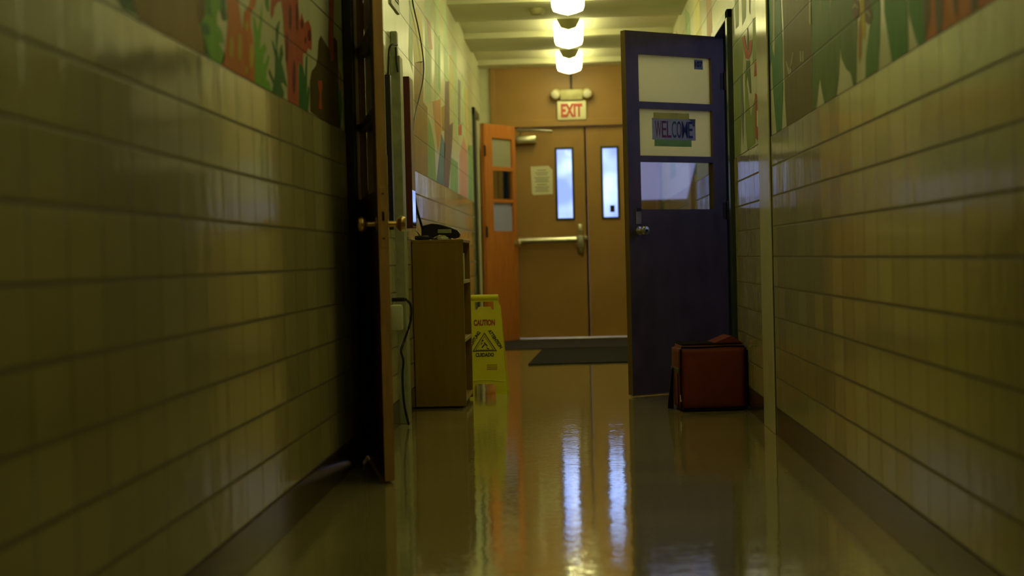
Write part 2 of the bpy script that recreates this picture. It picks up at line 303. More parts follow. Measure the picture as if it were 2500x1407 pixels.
  ('orange', 1, [(3.892,1.558),(3.084,1.4),(3.223,1.345),(3.879,1.346)]),
  ('umber2', 2, [(3.889,1.549),(3.818,1.535),(3.814,1.406),(3.863,1.349),(3.885,1.349)]),
  ('umber2', 2, [(3.761,1.524),(3.685,1.509),(3.689,1.37),(3.705,1.345),(3.746,1.346),(3.764,1.398)]),
  ('umber2', 2, [(3.618,1.496),(3.542,1.482),(3.553,1.368),(3.567,1.354),(3.587,1.393)]),
  ('umber2', 2, [(3.427,1.459),(3.364,1.447),(3.376,1.352),(3.429,1.348)]),
 ],
 'right_mid': [
  ('moss2', 1, [(8.352,1.984),(7.892,1.942),(7.925,1.772),(8.131,1.345),(8.392,1.35),(8.35,1.761)]),
  ('red', 2, [(7.931,1.936),(7.824,1.938),(7.758,1.87),(7.686,1.842),(7.604,1.878),(7.483,1.866),(7.542,1.811),(7.67,1.794),(7.794,1.816)]),
  ('moss', 2, [(7.771,1.801),(7.622,1.782),(7.593,1.616),(7.641,1.621),(7.735,1.72),(7.821,1.676)]),
  ('slate', 2, [(8.061,1.752),(7.967,1.753),(7.934,1.562),(8.0,1.386),(8.03,1.571)]),
  ('moss2', 1, [(7.853,1.787),(7.749,1.645),(7.623,1.503),(7.439,1.583),(7.386,1.482),(7.456,1.357),(7.805,1.348),(7.861,1.466)]),
  ('umber2', 2, [(7.701,1.956),(7.661,1.95),(7.646,1.866),(7.711,1.846)]),
  ('red', 2, [(7.424,1.745),(7.303,1.741),(7.307,1.669),(7.454,1.681)]),
  ('red', 2, [(7.436,1.599),(7.278,1.571),(7.242,1.523),(7.361,1.362),(7.451,1.385)]),
  ('white', 3, [(7.368,1.508),(7.313,1.503),(7.34,1.427),(7.38,1.436)]),
  ('darkgreen', 3, [(7.3,1.576),(7.234,1.569),(7.238,1.545),(7.282,1.55)]),
  ('moss2', 1, [(7.465,1.966),(7.304,1.946),(7.301,1.751),(7.506,1.744)]),
  ('moss2', 1, [(7.936,2.33),(7.631,2.272),(7.756,2.017),(7.919,2.0)]),
  ('moss2', 1, [(8.296,2.4),(8.043,2.351),(8.08,2.025),(8.224,2.028)]),
  ('umber2', 1, [(7.606,2.267),(7.487,2.244),(7.557,1.997),(7.602,2.022)]),
 ],
 'left_far': [
  ('palegreen', 0.6, [(8.786,2.74),(8.954,2.74),(8.719,1.907),(8.518,1.964)]),
  ('palegreen', 0.6, [(9.643,2.74),(10.056,2.74),(9.885,1.859),(9.438,1.813)]),
  ('palegreen', 0.6, [(10.332,2.74),(10.624,2.74),(10.571,1.989),(10.098,1.88)]),
  ('palegreen', 0.6, [(10.958,2.702),(11.209,2.712),(11.365,2.162),(10.903,2.108)]),
  ('palegreen', 0.6, [(11.817,2.508),(12.188,2.525),(12.079,1.734),(11.688,1.885)]),
  ('palegreen', 0.6, [(12.694,2.387),(12.947,2.393),(12.821,1.789),(12.572,1.891)]),
  ('yellowpale', 1, [(8.825,2.275),(9.044,2.336),(9.304,2.343),(9.405,2.215),(9.411,2.063),(9.269,2.036),(8.833,1.98),(8.778,2.082)]),
  ('brown', 1, [(8.833,1.98),(9.411,2.063),(9.297,1.799),(9.572,1.79),(9.472,1.345),(8.689,1.345),(8.732,1.574),(8.799,1.681),(8.775,1.746)]),
  ('leaf2', 1, [(9.606,1.738),(9.791,1.699),(10.015,1.584),(10.077,1.345),(9.472,1.345)]),
  ('ochre', 1, [(9.938,1.864),(10.559,1.947),(10.551,1.724),(10.273,1.543),(10.097,1.687)]),
  ('brown', 1, [(10.6,1.891),(11.316,2.004),(11.247,1.782),(10.611,1.729)]),
  ('blue', 2, [(10.545,1.703),(10.849,1.645),(10.607,1.345),(10.077,1.345),(10.32,1.517)]),
  ('plum', 2, [(10.992,2.119),(11.337,2.158),(11.288,1.828),(11.616,1.879),(11.533,1.75),(11.074,1.345),(10.644,1.345)]),
  ('pink', 1, [(9.633,2.377),(9.876,2.378),(10.036,2.22),(9.826,2.191)]),
  ('leaf2', 1, [(11.32,1.592),(12.031,1.593),(11.972,1.345),(11.203,1.345)]),
  ('red', 2, [(12.161,1.892),(12.543,1.949),(12.51,1.85),(12.185,1.824)]),
  ('slate', 1, [(12.263,2.288),(12.549,2.298),(12.374,1.922),(12.165,1.904)]),
  ('pink', 1, [(12.244,1.676),(12.765,1.87),(13.158,1.75),(13.046,1.345),(12.126,1.345)]),
  ('yellowpale', 1, [(13.0,2.3),(13.456,2.325),(13.345,1.763),(13.089,1.808)]),
  ('leaf2', 1, [(13.274,1.822),(13.821,1.862),(13.731,1.345),(13.121,1.345)]),
  ('leaf2', 1, [(10.511,2.375),(10.658,2.407),(10.571,1.989),(10.372,2.008)]),
  ('yellowpale', 1, [(11.428,2.366),(11.861,2.423),(11.778,2.164),(11.385,2.011)]),
 ],
 'right_far': [
  ('yellowpale', 1, [(10.2,1.9),(10.5,2.74),(10.9,2.74),(10.8,1.9)]),
  ('leaf2', 1, [(11.2,1.6),(11.3,2.6),(11.7,2.7),(11.9,1.6)]),
  ('pink', 1, [(12.2,1.7),(12.4,2.6),(12.8,2.7),(12.9,1.7)]),
  ('ochre', 1, [(9.5,1.6),(9.6,2.5),(9.9,2.6),(10.0,1.6)]),
  ('leaf2', 1, [(13.2,1.5),(13.4,2.3),(13.9,2.4),(13.9,1.5)]),
  ('blue', 1, [(11.0,1.4),(11.05,1.9),(11.2,1.9),(11.2,1.4)]),
 ],
}
# ------------------------------------------------------------------ materials
XL, XR, CEIL, TOP, YE = -.903, .900, 2.78, 1.3445, 15.24
M = {}
M['tile_left'] = tile_mat('glazed_tile_left', .065); M['tile_right'] = tile_mat('glazed_tile_right', .115)
M['wall_paint'] = paint_mat('painted_block', (.60, .60, .40), .3, .05)
PAINT = {'darkgreen': (.045, .16, .045), 'green': (.09, .27, .06), 'green2': (.055, .28, .035), 'leaf': (.20, .50, .035), 'leaf2': (.25, .42, .15), 'teal': (.05, .21, .10),
         'moss': (.105, .19, .05), 'moss2': (.26, .33, .10), 'brown': (.36, .22, .04), 'darkbrown': (.19, .11, .03), 'umber': (.10, .07, .02), 'umber2': (.16, .115, .045),
         'orange': (.72, .20, .035), 'yellow': (.68, .52, .05), 'yellowpale': (.62, .56, .20), 'red': (.46, .10, .06), 'maroon': (.14, .03, .04), 'plum': (.17, .10, .08),
         'ochre': (.52, .26, .08), 'cream': (.60, .58, .38), 'pink': (.60, .30, .22), 'blue': (.12, .20, .33), 'slate': (.18, .22, .22), 'white': (.75, .75, .6), 'palegreen': (.44, .56, .30)}
for k, c in PAINT.items(): M['p_' + k] = paint_mat('mural_' + k, c, .5)
M['floor'] = floor_mat()
M['base'] = plain('brown_base_tile', (.075, .05, .027), .16, var=.2, scale=5)
M['ceiling'] = plain('ceiling_paint', (.62, .60, .42), .75, var=.05, scale=3)
M['cream_paint'] = plain('cream_paint', (.60, .60, .42), .4, var=.05)
M['strip'] = plain('cream_gloss_paint', (.66, .62, .36), .22, var=.08, scale=5)
M['brown_door'] = plain('brown_painted_metal', (.36, .195, .05), .42, var=.06, scale=4)
M['brown_dark'] = plain('dark_brown_gap', (.05, .03, .012), .6)
M['purple'] = plain('purple_door_paint', (.088, .058, .105), .36, var=.28, scale=9, stretch=(1, 1, .5), bump=.4, bscale=120)
M['edge_wood'] = plain('varnished_edge', (.16, .10, .02), .45, var=.2, scale=10, stretch=(3, 3, .3))
M['orange_wood'] = plain('orange_varnished_wood', (.50, .17, .035), .3, var=.22, scale=10, stretch=(6, 6, .35))
M['tan_wood'] = plain('worn_tan_edge', (.48, .27, .09), .5, var=.18, scale=14, stretch=(3, 3, .4))
M['dark_wood'] = plain('dark_varnished_wood', (.10, .055, .02), .28, var=.3, scale=10, stretch=(6, 6, .4))
M['dark_frame'] = plain('dark_frame_paint', (.022, .02, .018), .35)
M['purple_grey'] = plain('purple_grey_paint', (.5, .37, .40), .45)
M['green_frame'] = plain('dark_green_frame', (.03, .045, .035), .3)
M['grey_green'] = plain('grey_green_metal', (.30, .32, .19), .45, var=.2, scale=14)
M['brass'] = plain('aged_brass', (.62, .40, .12), .28, 1, var=.2)
M['steel'] = plain('brushed_steel', (.62, .58, .45), .3, 1, var=.1)
M['dull_steel'] = plain('dull_steel', (.34, .31, .24), .45, .8, var=.15)
M['black'] = plain('black_plastic', (.012, .012, .014), .32)
M['hinge'] = plain('dark_bronze_hinge', (.03, .025, .03), .4, .3)
M['glass'] = glass_mat('clear_glass'); M['glass_far'] = glass_mat('window_glass', (.9, .95, 1), .02)
M['glass_mirror'] = glass_mat('reflective_glass', (.8, .82, .85), .16, .03)
M['frost'] = frosted_mat('frosted_glass', (.97, .95, .90), .65)
M['frost_dim'] = frosted_mat('frosted_glass_blue', (.42, .41, .30), .2); M['frost_blue'] = frosted_mat('frosted_glass_lavender', (.42, .44, .80), .2); M['glass_bright'] = glass_mat('mirroring_glass', (.5, .45, .4), .45, .03)
M['board'] = plain('cream_backing_board', (.66, .62, .44), .5, var=.05)
M['paper'] = plain('paper', (.66, .62, .44), .7, var=.04)
M['ink'] = plain('grey_ink', (.22, .2, .14), .7)
M['yellow_plastic'] = plain('yellow_plastic', (.82, .77, .012), .38, var=.04)
M['red_ink'] = plain('red_print', (.42, .05, .01), .5); M['black_ink'] = plain('black_print', (.03, .03, .01), .5); M['faint_ink'] = plain('faint_red_print', (.50, .30, .01), .5)
M['bag_red'] = plain('red_nylon', (.17, .017, .007), .6, var=.12, scale=14, bump=.6, bscale=300)
M['bag_dark'] = plain('black_nylon', (.006, .005, .006), .85, spec=.15); M['webbing'] = plain('grey_webbing', (.05, .055, .045), .6)
M['mat_near'] = plain('charcoal_mat', (.022, .020, .020), .9, scale=80, bump=1, bscale=250, spec=.1); M['mat_far'] = plain('dark_grey_mat', (.045, .04, .048), .9, scale=80, bump=1, bscale=250, spec=.1)
M['case_wood'] = plain('bookcase_veneer', (.24, .145, .008), .4, var=.10, scale=6, stretch=(5, 5, .35)); M['case_edge'] = plain('pale_shelf_edge', (.45, .33, .16), .5)
M['maroon'] = plain('maroon_paint', (.10, .018, .022), .35); M['pinkish'] = plain('dusty_pink_panel', (.36, .22, .16), .5)
M['switch'] = plain('pale_green_box', (.55, .55, .36), .45)
M['blue_paper'] = plain('blue_violet_paper', (.50, .50, .85), .6, var=.12, scale=25); M['tape_y'] = plain('yellow_green_tape', (.72, .66, .12), .5); M['tape_g'] = plain('green_tape', (.26, .50, .15), .5)
M['mark_purple'] = plain('purple_marker', (.20, .05, .28), .6); M['mark_blue'] = plain('blue_marker', (.03, .05, .26), .6); M['mark_teal'] = plain('teal_marker', (.04, .14, .26), .6); M['sticker'] = plain('blue_sticker', (.25, .32, .52), .5); M['navy'] = plain('navy_print', (.02, .03, .12), .5)
M['exit_face'] = plain('exit_face', (.85, .80, .55), .4, var=.03); M['exit_red'] = plain('exit_red', (.55, .10, .07), .5); M['exit_body'] = plain('exit_housing', (.52, .48, .24), .45)
M['lens'] = plain('lamp_lens', (.8, .75, .6), .15)
M['cap'] = plain('fixture_metal', (.40, .37, .17), .5)
M['vent'] = plain('vent_paint', (.45, .47, .32), .45)
M['outdoor'] = plain('pavement', (.55, .56, .6), .8)
# ------------------------------------------------------------------ setting
b = newbm(); box(b, (XL - .2, -4.1, -.08), (XR + .2, YE + .1, 0)); struct('floor', b, M['floor'])
b = newbm(); box(b, (XL - .2, -4.1, CEIL), (XR + .2, YE + .1, CEIL + .1))
for k in range(-1, 8):
    y1 = 13.97 - 1.8 * k
    box(b, (XL, y1 - .85, CEIL - .05), (XR, y1, CEIL + .001))
struct('ceiling', b, M['ceiling'])
def wall(name, x, s, segs, door, tile):
    b = newbm()
    for y0, y1 in segs:
        box(b, (x, y0, TOP), (x + s * .15, y1, CEIL), mi=0)
        box(b, (x - s * .004, y0, .125), (x + s * .15, y1, TOP), mi=1)
    d0, d1, dz = door
    box(b, (x, d0, dz), (x + s * .15, d1, CEIL), mi=0)
    o = obj(name, b, [M['wall_paint'], tile]); o['kind'] = 'structure'
    b = newbm()
    for y0, y1 in segs: box(b, (x - s * .006, y0, 0), (x + s * .15, y1, .1235), .003)
    struct(name.replace('wall', 'baseboard'), b, M['base'])
wall('wall_left', XL, -1, [(-4, 13.98), (14.56, YE)], (13.98, 14.56, 2.16), M['tile_left'])
wall('wall_right', XR, 1, [(-4, 8.5), (9.27, YE)], (8.5, 9.27, 2.16), M['tile_right'])
b = newbm(); box(b, (XL - .2, -4.15, 0), (XR + .2, -4, CEIL)); struct('wall_front', b, M['cream_paint'])
# end wall: cream returns, brown panel over the doors
b = newbm(); box(b, (XL, YE, 0), (-.80, YE + .1, CEIL)); box(b, (.88, YE, 0), (XR, YE + .1, CEIL)); struct('wall_back', b, M['cream_paint'])
b = newbm(); box(b, (-.80, YE - .01, 2.19), (.88, YE + .06, CEIL - .02)); box(b, (-.80, YE - .03, 2.19), (-.755, YE + .03, CEIL - .02), .004); struct('trim_1', b, M['brown_door'], 'brown painted panel above the double exit doors')
b = newbm(); box(b, (-.80, YE - .045, 2.13), (.88, YE + .06, 2.20), .005); box(b, (-.80, YE - .045, 0), (-.755, YE + .06, 2.135), .005); box(b, (.84, YE - .045, 0), (.88, YE + .06, 2.135), .005)
struct('trim_2', b, M['brown_door'], 'brown frame around the double exit doors')
b = newbm(); box(b, (-.80, YE - .025, CEIL - .03), (.88, YE + .02, CEIL)); struct('trim_3', b, M['brown_dark'])
b = newbm(); box(b, (-.755, YE - .02, 0), (.84, YE + .08, .012), .004); struct('trim_4', b, M['steel'], 'metal threshold under the exit doors')
# side room behind the purple door and the room on the left far end
def room(name, x0, x1, y0, y1, z1, open_side):
    b = newbm()
    box(b, (x0, y0 - .05, 0), (x1, y0, z1)); box(b, (x0, y1, 0), (x1, y1 + .05, z1)); box(b, (x0, y0, z1), (x1, y1, z1 + .05)); box(b, (x0, y0, -.06), (x1, y1, -.001))
    if open_side == 'l': box(b, (x1, y0, 0), (x1 + .05, y1, z1))
    else: box(b, (x0 - .05, y0, 0), (x0, y1, z1))
    struct(name, b, M['cream_paint'])
room('wall_side_room', XR + .15, 3.3, 6.9, 10.6, 2.7, 'l')
room('wall_far_room', -2.6, XL - .15, 13.2, 15.2, 2.6, 'r')
b = newbm(); box(b, (3.24, 7.72, 1.17), (3.299, 8.88, 1.22)); box(b, (3.24, 7.72, 2.58), (3.299, 8.88, 2.63)); box(b, (3.24, 7.72, 1.22), (3.299, 7.77, 2.58)); box(b, (3.24, 8.83, 1.22), (3.299, 8.88, 2.58)); struct('added_window_frame', b, M['cream_paint'])  # unseen frame added around the daylight lamp; the wall behind it is closed
# right doorway casing (near jamb, head, far jamb)
b = newbm(); box(b, (.872, 8.42, 0), (XR + .1, 8.51, 2.17), .004); box(b, (.872, 8.42, 2.12), (XR + .1, 9.36, 2.17), .004); box(b, (.875, 9.265, 0), (XR + .1, 9.36, 2.13), .004)
struct('trim_5', b, M['green_frame'], 'dark frame of the doorway behind the purple door')
# painted strip on the right wall
b = newbm(); box(b, (XR - .012, 6.88, 0), (XR + .02, 7.26, 2.5), .004); struct('trim_6', b, M['strip'], 'cream painted vertical strip on the right wall')
b = newbm(); box(b, (XR - .007, 6.862, .0), (XR + .02, 6.88, CEIL)); struct('trim_7', b, M['dark_frame'])
# left door casing
b = newbm(); box(b, (XL, 6.04, 0), (-.866, 6.12, 2.3), .006); struct('trim_8', b, M['dark_frame'], 'dark frame strip beside the open left door')
b = newbm(); box(b, (XL, 6.12, 0), (-.884, 6.33, 2.3), .003); struct('trim_9', b, M['purple_grey'], 'purple grey jamb strip behind the left door hinges')
# far left doorway
b = newbm(); box(b, (XL - .1, 13.9, 0), (-.875, 14.02, 2.22), .004); box(b, (XL - .1, 13.9, 2.15), (-.88, 14.6, 2.22), .004); struct('trim_10', b, M['green_frame'], 'dark frame of the far left doorway')
b = newbm(); box(b, (XL - .1, 14.42, 0), (-.885, 14.6, 2.15), .004); struct('trim_11', b, M['cream_paint'])
# far right wall post seen through the purple door's clear pane
b = newbm(); box(b, (XR - .03, 11.2, 0), (XR + .02, 11.35, 2.2), .004); struct('trim_12', b, M['tan_wood'])
# outside ground
b = newbm(); box(b, (-20, YE + .12, -.25), (20, 60, -.15)); struct('ground', b, M['outdoor'])
# ------------------------------------------------------------------ murals
def mural(key, x, s, label):
    names = []; b = newbm()
    for col, layer, pts in MURALS[key]:
        if col not in names: names.append(col)
        P = [Vector((y, z, 0)) for y, z in pts]
        Q = []
        for p in P:
            if not Q or (p - Q[-1]).length > 1e-4: Q.append(p)
        vs = [b.verts.new((x - s * .0008 * layer, p.x, p.y)) for p in Q]
        for t in tessellate_polygon([Q]):
            try: b.faces.new([vs[i] for i in t]).material_index = names.index(col)
            except ValueError: pass
    o = obj('mural', b, [M['p_' + c] for c in names]); tag(o, label, 'mural')
mural('left_near', XL, -1, 'jungle mural with orange and red figures above the near left tiles')
mural('left_far', XL, -1, 'pale faded mural on the far left wall above the bookcase')
mural('right_near', XR, 1, 'mural of dark green leaves and orange stripes above the near right tiles')
mural('right_mid', XR, 1, 'small mural of red tulip and leaves between purple door and cream strip')
mural('right_far', XR, 1, 'pale mural high on the right wall beyond the purple door')
# ------------------------------------------------------------------ light fixtures
def fixture(y0, strength, label):
    L = .88; root = empty('ceiling_light', (0, y0, CEIL)); tag(root, label, 'ceiling light', 'fluorescent fixtures along the ceiling')
    hous = [(-.09, 0), (.09, 0), (.09, -.05), (-.09, -.05)]
    f = lambda a, c, t: Vector((a, t, c))
    b = newbm(); prism(b, hous, [], f, 0, L); obj('housing', b, M['cap'], root)
    cap = [(-.092, .0), (.092, .0), (.092, -.055), (.062, -.113), (0, -.133), (-.062, -.113), (-.092, -.055)]
    for y in (-.012, L):
        b = newbm(); prism(b, cap, [], f, y, y + .012); obj('end_cap', b, M['cap'], root)
    lens = [(-.096, -.05), (-.116, -.066), (-.12, -.1), (-.108, -.13), (-.06, -.148), (0, -.162), (.06, -.148), (.108, -.13), (.12, -.1), (.116, -.066), (.096, -.05)]
    b = newbm(); prism(b, lens, [], f, .002, L - .002)
    e = emit_mat('lit_diffuser', LAMP_COLOR, strength)
    obj('diffuser', b, e, root); return root
for k, (y0, lab) in enumerate(((10.42, 'nearest of the three lit ceiling lights, cut by the top edge'), (12.23, 'middle of the three lit ceiling lights'), (14.03, 'farthest lit ceiling light, right above the exit sign'))):
    fixture(y0, LAMP_FAR, lab)
for k, s_ in enumerate(LAMP_NEAR):
    fixture(8.62 - 1.8 * k, s_, 'dim fluorescent ceiling light out of frame, nearer the camera than the lit ones')
# small ceiling detector
b = newbm(); lathe(b, [(.0, -.045), (.04, -.045), (.06, -.02), (.062, 0)], (-.24, 11.65, CEIL - .05), (0, 0, 1)); tag(obj('smoke_detector', b, M['cap'], smooth=True), 'small round smoke detector on ceiling left of lights', 'smoke detector')
# ------------------------------------------------------------------ glazed door leaves
ROWS = [(1.090, 1.369), (1.404, 1.680), (1.719, 1.995)]
def leaf(name, hinge, free, sgn, label, face, edge, glass, u0, u1, knob_u, knob_m, thick=.044):
    H, F = Vector(hinge), Vector(free); d = F - H; w = d.length
    root = empty(name, (H.x, H.y, 0), math.atan2(d.y, d.x)); root['kind'] = 'structure'; root['label'] = label
    t = thick * sgn; z0, z1 = .012, 2.127
    b = newbm(); prism(b, rect(0, z0, w, z1), [rect(u0, a, u1, c) for a, c in ROWS], lambda a, c, q: Vector((a, q, c)), 0, t)
    bmesh.ops.recalc_face_normals(b, faces=b.faces)
    for f in b.faces:
        if abs(f.normal.y) < .5: f.material_index = 1
        c = f.calc_center_median()
        if abs(f.normal.z) > .5 and .05 < c.z < 2.1: f.material_index = 0
    obj('door_slab', b, [face, edge], root)
    for (a, c), g in zip(ROWS, glass):
        b = newbm(); box(b, (u0 - .002, t * .5 - .003, a - .002), (u1 + .002, t * .5 + .003, c + .002)); obj('glass_pane', b, g, root)
    n_ = -sgn
    for side, y in ((n_, 0), (-n_, t)):
        b = newbm(); lathe(b, [(.026, 0), (.026, .004), (.011, .008), (.010, .035), (.02, .040), (.029, .05), (.030, .058), (.024, .068), (.006, .071)], (knob_u, y, .965), (0, side, 0))
        obj('door_knob', b, knob_m, root, smooth=True)
    for z in (.25, 1.08, 1.86):
        b = newbm(); cyl(b, (-.004, n_ * .006, z - .05), (-.004, n_ * .006, z + .05), .009, seg=12); cyl(b, (-.004, n_ * .006, z + .05), (-.004, n_ * .006, z + .06), .006, .003, seg=12)
        box(b, (0, -.001 if n_ < 0 else t, z - .05), (.03, .0, z + .05)) if False else None
        box(b, (-.003, n_ * .0015 - .001, z - .05), (.028, n_ * .0015 + .001, z + .05)); obj('hinge', b, M['hinge'], root)
    return root, w, t
pd, pw, pt = leaf('door_1', (.93, 9.22), (.325, 8.80), -1, 'open purple door with three glass panes', M['purple'], M['edge_wood'], [M['glass_mirror'], M['frost'], M['frost']], .098, .645, .665, M['steel'])
# guard plate and dark latch mark above the knob (near face = local +y)
b = newbm(); box(b, (.650, 0, 1.005), (.690, .005, 1.095), .002); obj('lock_plate', b, M['dull_steel'], pd)
b = newbm(); box(b, (.652, .005, 1.078), (.688, .007, 1.098), .001); obj('latch_cover', b, M['hinge'], pd)
b = newbm(); cyl(b, (.665, .066, .965), (.665, .074, .965), .008, seg=14); obj('keyhole', b, M['black'], pd)
b = newbm(); box(b, (.0, -.03, .004), (pw - .002, -.014, .012)); obj('door_sweep', b, M['cream_paint'], pd)
# backing boards stay on the room side of the two upper panes
def on_leaf(root, x, z, y, w, h): return root.matrix_world
R_ = Matrix.Rotation(math.atan2(8.80 - 9.22, .325 - .93), 4, 'Z'); PD = Matrix.Translation((.93, 9.22, 0)) @ R_
def pface(u, z, off=.0):  # frame on the near face, reading left to right seen from the camera
    return PD @ Matrix.Translation((u, off, z)) @ Matrix(((-1, 0, 0, 0), (0, 0, 1, 0), (0, 1, 0, 0), (0, 0, 0, 1)))
GY = pt * .5 + .0045
def sheet(name, u0, z0, u1, z1, th, mat, parent, off, skew=0):
    b = newbm(); F_ = pface(0, 0, off)
    pts = [(-u0, z0), (-u1, z0), (-u1 + skew, z1), (-u0 + skew, z1)]
    prism(b, pts, [], lambda a, c, t: F_ @ Vector((a, c, t)), 0, th); return obj(name, b, mat, parent)
ws = empty('welcome_sign'); tag(ws, 'handmade blue WELCOME sign taped to the middle pane of the purple door', 'sign')
sheet('paper', .541, 1.500, .215, 1.628, .001, M['blue_paper'], ws, GY)
sheet('tape', .530, 1.625, .262, 1.660, .0012, M['tape_y'], ws, GY + .0002)
sheet('tape', .526, 1.462, .248, 1.502, .0012, M['tape_g'], ws, GY + .0002)
lets = 'WELCOME'; cols = ['mark_purple', 'mark_purple', 'mark_purple', 'mark_teal', 'mark_blue', 'mark_blue', 'mark_blue']; x = .520
for ch, c in zip(lets, cols):
    wd = .046 if ch in 'WM' else .034
    text('letter', ch, M[c], ws, .1, pface(x - wd / 2, 1.563, GY + .0018), wd, .098, .0003, bold=.004); x -= wd + .0035
b = newbm(); F_ = pface(0, 0, GY + .0012)
prism(b, [(-.270, 1.628), (-.215, 1.628), (-.221, 1.585), (-.236, 1.585), (-.243, 1.612)], [], lambda a, c, t: F_ @ Vector((a, c, t)), 0, .001); obj('torn_corner', b, M['black'], ws)
rs = empty('room_number_sticker'); tag(rs, 'small blue number sticker in the top corner of the purple door glass', 'sticker')
sheet('backing', .214, 1.926, .148, 1.984, .001, M['sticker'], rs, GY); text('number', '107', M['navy'], rs, .05, pface(.181, 1.957, GY + .0018), .058, .036, .0003)
od, ow, ot = leaf('door_2', (-.835, 14.558), (-.555, 15.045), 1, 'open orange wooden door with three glass panes by the exit', M['orange_wood'], M['orange_wood'], [M['frost_blue'], M['glass_bright'], M['frost_dim']], .14, .50, .52, M['steel'])
le, lw, lt = leaf('door_3', (-.897, 6.385), (-.718, 5.57), 1, 'open dark wooden door seen nearly edge on at left', M['dark_wood'], M['tan_wood'], [M['glass'], M['glass'], M['glass']], .03, .69, .77, M['brass'], .037)
b = newbm(); box(b, (lw - .001, .007, .875), (lw + .002, .030, 1.10), .001); obj('lock_plate', b, M['tan_wood'], le)
for z, h_ in ((1.075, .006), (1.0, .018), (.985, .02), (.91, .006)):
    b = newbm(); box(b, (lw + .0015, .014, z - h_ / 2), (lw + .003, .023, z + h_ / 2)); obj('latch_bolt' if h_ > .01 else 'screw', b, M['hinge'], le)
# ------------------------------------------------------------------ exit double doors
def exit_leaf(name, x0, x1, wx0, wx1, label):
    root = empty(name, (0, YE, 0)); root['kind'] = 'structure'; root['label'] = label
    z0, z1 = 1.205, 1.91
    b = newbm(); prism(b, rect(x0, .014, x1, 2.128), [rect(wx0, z0, wx1, z1)], lambda a, c, t: Vector((a, t, c)), .0, .032); obj('door_slab', b, M['brown_door'], root)
    b = newbm(); prism(b, rect(wx0 - .014, z0 - .014, wx1 + .014, z1 + .014), [rect(wx0 + .008, z0 + .008, wx1 - .008, z1 - .008)], lambda a, c, t: Vector((a, t, c)), -.008, .022); obj('window_frame', b, M['green_frame'], root)
    b = newbm(); box(b, (wx0 + .006, .012, z0 + .006), (wx1 - .006, .018, z1 - .006)); obj('glass_pane', b, M['glass_far'], root); return root
e1 = exit_leaf('door_4', -.752, .147, -.155, .008, 'left leaf of the brown exit doors')
e2 = exit_leaf('door_5', .1525, .838, .303, .460, 'right leaf of the brown exit doors')
b = newbm(); box(b, (.375, .006, 1.262), (.42, .012, 1.33), .002); obj('latch_sticker', b, M['black'], e2)
b = newbm(); box(b, (.13, .0, .014), (.152, .05, 2.128)); obj('astragal', b, M['brown_door'], e1)
pb = empty('panic_bar', (0, YE, 0)); tag(pb, 'steel push bar across the left brown exit door', 'push bar')
b = newbm(); cyl(b, (-.55, -.075, .993), (.03, -.075, .993), .036, seg=20); obj('bar', b, M['steel'], pb, smooth=True)
b = newbm(); box(b, (-.735, -.055, .955), (-.68, -.001, 1.02), .006); cyl(b, (-.70, -.075, .985), (-.52, -.075, .993), .017, seg=14); obj('end_bracket', b, M['dull_steel'], pb, smooth=True)
b = newbm(); box(b, (.035, -.085, .905), (.105, -.001, 1.035), .012); box(b, (.10, -.05, .985), (.145, -.001, 1.03), .01); lathe(b, [(.034, 0), (.03, .03), (.012, .05)], (.072, -.04, .90), (0, -.2, -1)); obj('latch_housing', b, M['dull_steel'], pb, smooth=True)
b = newbm(); box(b, (.045, -.05, 1.035), (.093, -.001, 1.15), .008); obj('latch_case', b, M['steel'], pb, smooth=True)
dc = empty('door_closer', (0, YE, 0)); tag(dc, 'metal door closer at the top of the left exit door', 'door closer')
b = newbm(); box(b, (-.62, -.085, 1.965), (-.345, -.001, 2.045), .016); obj('closer_body', b, M['steel'], dc, smooth=True)
b = newbm(); tube(b, [(-.50, -.09, 2.05), (-.50, -.10, 2.085)], .012); tube(b, [(-.54, -.10, 2.098), (-.36, -.12, 2.092), (-.19, -.10, 2.08)], .012); obj('closer_arm', b, M['dull_steel'], dc, smooth=True)
nt = empty('notice', (0, YE, 0)); tag(nt, 'white paper notice taped on the brown exit door', 'notice')
b = newbm(); prism(b, [(-.405, 1.47), (-.39, 1.452), (-.196, 1.458), (-.194, 1.70), (-.235, 1.742), (-.412, 1.738)], [], lambda a, c, t: Vector((a, t, c)), -.003, -.001); obj('paper', b, M['paper'], nt)
b = newbm()
for i, (z, w_) in enumerate(((1.70, .09), (1.675, .13), (1.655, .11), (1.625, .15), (1.605, .13), (1.585, .14), (1.555, .10), (1.53, .14), (1.51, .12), (1.49, .14))):
    box(b, (-.303 - w_ / 2, -.0038, z - .0035), (-.303 + w_ / 2, -.0031, z + .0035))
obj('printed_lines', b, M['ink'], nt)
